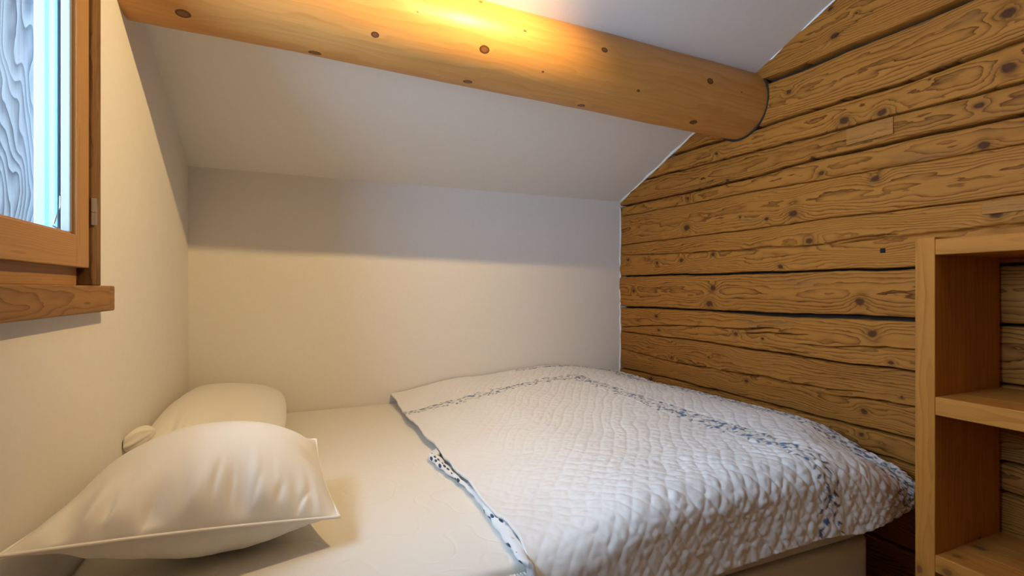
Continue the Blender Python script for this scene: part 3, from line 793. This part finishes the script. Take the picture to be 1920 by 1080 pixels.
# folded-under hem that peeps out along the left edge
T = NT('hem_leaf_print')
tc = T.new('ShaderNodeTexCoord'); mpn = T.new('ShaderNodeMapping'); T.l.new(tc.outputs['Object'], mpn.inputs[0])
mpn.inputs['Rotation'].default_value = (0, 0, 0.6); mpn.inputs['Scale'].default_value = (115, 34, 60)
vo = T.new('ShaderNodeTexVoronoi'); vo.inputs['Scale'].default_value = 1.0; T.l.new(mpn.outputs[0], vo.inputs['Vector'])
leafm = T.rng(vo.outputs['Distance'], 0.42, 0.34)
pick = T.new('ShaderNodeSeparateColor'); T.l.new(vo.outputs['Color'], pick.inputs[0])
leafm = T.m('MULTIPLY', leafm, T.m('GREATER_THAN', pick.outputs[0], 0.25))
big = T.noise(tc.outputs['Object'], 7.0, 1.0); leafm = T.m('MULTIPLY', leafm, T.rng(big, 0.42, 0.52))
T.color(T.mix(leafm, (0.78, 0.80, 0.83), (0.03, 0.06, 0.12))); T.rough(0.75)
hp, hr = [], []
for yy in np.arange(1.60, 0.872, -0.008):
    t = (1.60 - yy) / 0.73
    hp.append((QX0 + 0.012 - 0.030 * (0.55 + 0.45 * math.sin(t * 6.0 + 0.9)) * min(1, t * 12) + 0.002 * math.sin(yy * 90), yy, MT + 0.013))
    hr.append((0.010 + 0.004 * math.sin(t * 9 + 1)) * min(1, 0.3 + t * 10))
zz = MT + 0.013
for k in range(1, 14):
    hp.append((QX0 - 0.006 + 0.0015 * k, 0.872 - 0.010 * min(1, k / 4), zz - 0.009 * k)); hr.append(0.0095)
h = link('folded_hem', tube_mesh(hp, hr, 14, flat=(1.35, 0.85)), T.mat, smooth=True); h.parent = quilt; h.location = -Vector(quilt.location)
tag(h, 'rolled hem with dark blue leaf print')

# ------------------------------------------------------------------ open shelf unit against the log wall
sx0, sx1 = 1.408, XR - 0.012
shelf = empty('shelf_unit', (1.55, 0.35, 0.0))
tag(shelf, 'open honey-pine shelf unit with thick boards against the log wall', 'shelf')
def sbx(name, lo, hi, grain, parent=None, bev=0.0025):
    o = box(name, lo, hi, M_SHELF, None, bev, grain); o.parent = parent or shelf
    off = Vector(shelf.location) + (Vector(parent.location) if parent else Vector((0, 0, 0)))
    o.location = Vector(o.location) - off
    return o
ST = CAM_H + 0.126
def side(y0, y1):
    w = (sx1 - sx0) / 5
    first = sbx('side_panel', (sx0, y0, 0), (sx0 + w, y1, ST), 2, None, 0.0016)
    for k in range(1, 5):
        sbx('stave', (sx0 + w * k, y0, 0), (sx0 + w * (k + 1), y1, ST), 2, first, 0.0007)
side(0.708, 0.750); side(-0.092, -0.050)
for nm, z0, z1 in (('top_board', CAM_H + 0.083, CAM_H + 0.121), ('shelf_board', CAM_H - 0.300, CAM_H - 0.256), ('shelf_board', CAM_H - 0.676, CAM_H - 0.634), ('bottom_board', 0.03, 0.07)):
    w = (sx1 - sx0) / 3
    f = sbx(nm, (sx0, -0.050, z0), (sx0 + w, 0.708, z1), 1)
    for k in range(1, 3): sbx('stave', (sx0 + w * k, -0.050, z0), (sx0 + w * (k + 1), 0.708, z1), 1, f, 0.0007)

# ------------------------------------------------------------------ spotlight and added fill globe (both above or behind the camera's view)
M_LAMPMETAL = plain('white_lamp_metal', (0.75, 0.75, 0.74), 0.4)
def emit(name, col, s):
    T = NT(name); e = T.new('ShaderNodeEmission'); e.inputs[0].default_value = (*col, 1); e.inputs[1].default_value = s
    T.l.new(e.outputs[0], T.n['Material Output'].inputs[0]); return T.mat
sl = empty('ceiling_spotlight', (SPOT_POS.x, SPOT_POS.y, SPOT_POS.z))
tag(sl, 'small white ceiling spotlight in front of the log beam aimed at the back corner', 'spotlight')
d = (SPOT_AIM - SPOT_POS).normalized()
q = d.to_track_quat('-Z', 'Y')
def lathe(prof, seg=32):
    V, Fc = [], []
    for r, z in prof:
        for k in range(seg):
            a = 2 * math.pi * k / seg; V.append((r * math.cos(a), r * math.sin(a), z))
    for i in range(len(prof) - 1):
        for k in range(seg):
            Fc.append((i * seg + k, i * seg + (k + 1) % seg, (i + 1) * seg + (k + 1) % seg, (i + 1) * seg + k))
    return mesh_from(V, Fc)
hd = link('lamp_head', lathe([(0.030, 0.012), (0.032, 0.012), (0.034, 0.06), (0.026, 0.085), (0.001, 0.088), (0.001, 0.084), (0.024, 0.081), (0.031, 0.058), (0.030, 0.012)]), M_LAMPMETAL, sl, True)
hd.rotation_euler = q.to_euler()
bu = link('bulb', lathe([(0.001, 0.020), (0.016, 0.024), (0.019, 0.036), (0.012, 0.055), (0.001, 0.058)]), emit('warm_bulb', WARM, 6.0), sl, True)
bu.rotation_euler = q.to_euler()
back = -d * 0.07
topz = ceil_z(SPOT_POS.y + back.y) - SPOT_POS.z
link('arm', tube_mesh([tuple(back), (back.x, back.y, topz)], 0.005, 12), M_LAMPMETAL, sl, True)
link('ceiling_rose', tube_mesh([(back.x, back.y, topz - 0.014), (back.x, back.y, topz + 0.008)], 0.035, 24), M_LAMPMETAL, sl)
ld = bpy.data.lights.new('spot_light', 'SPOT'); ld.energy = SPOT_W; ld.color = WARM
ld.spot_size = R(140); ld.spot_blend = 0.9; ld.shadow_soft_size = 0.010
lo_ = bpy.data.objects.new('spot_light', ld); COL.objects.link(lo_); lo_.parent = sl; lo_.rotation_euler = q.to_euler()

rl = empty('fill_lamp', FILL_LAMP_POS)  # unseen globe, added to give the room warm ambient fill
tag(rl, 'added round opal fill lamp for general room light, unseen behind the viewpoint', 'fill lamp')
zc = ceil_z(FILL_LAMP_POS.y) - FILL_LAMP_POS.z
link('ceiling_rose', tube_mesh([(0, 0, zc - 0.03), (0, 0, zc + 0.03)], 0.06, 24), M_LAMPMETAL, rl)
link('rod', tube_mesh([(0, 0, 0.13), (0, 0, zc)], 0.008, 10), M_LAMPMETAL, rl, True)
bm = bmesh.new(); bmesh.ops.create_uvsphere(bm, u_segments=32, v_segments=16, radius=0.14)
for v in bm.verts: v.co.z *= 0.85
me = bpy.data.meshes.new('globe'); bm.to_mesh(me); bm.free()
RC = (1.0, 0.74, 0.44)
link('globe', me, emit('fill_glow', RC, FILL_LAMP_W), rl, True)
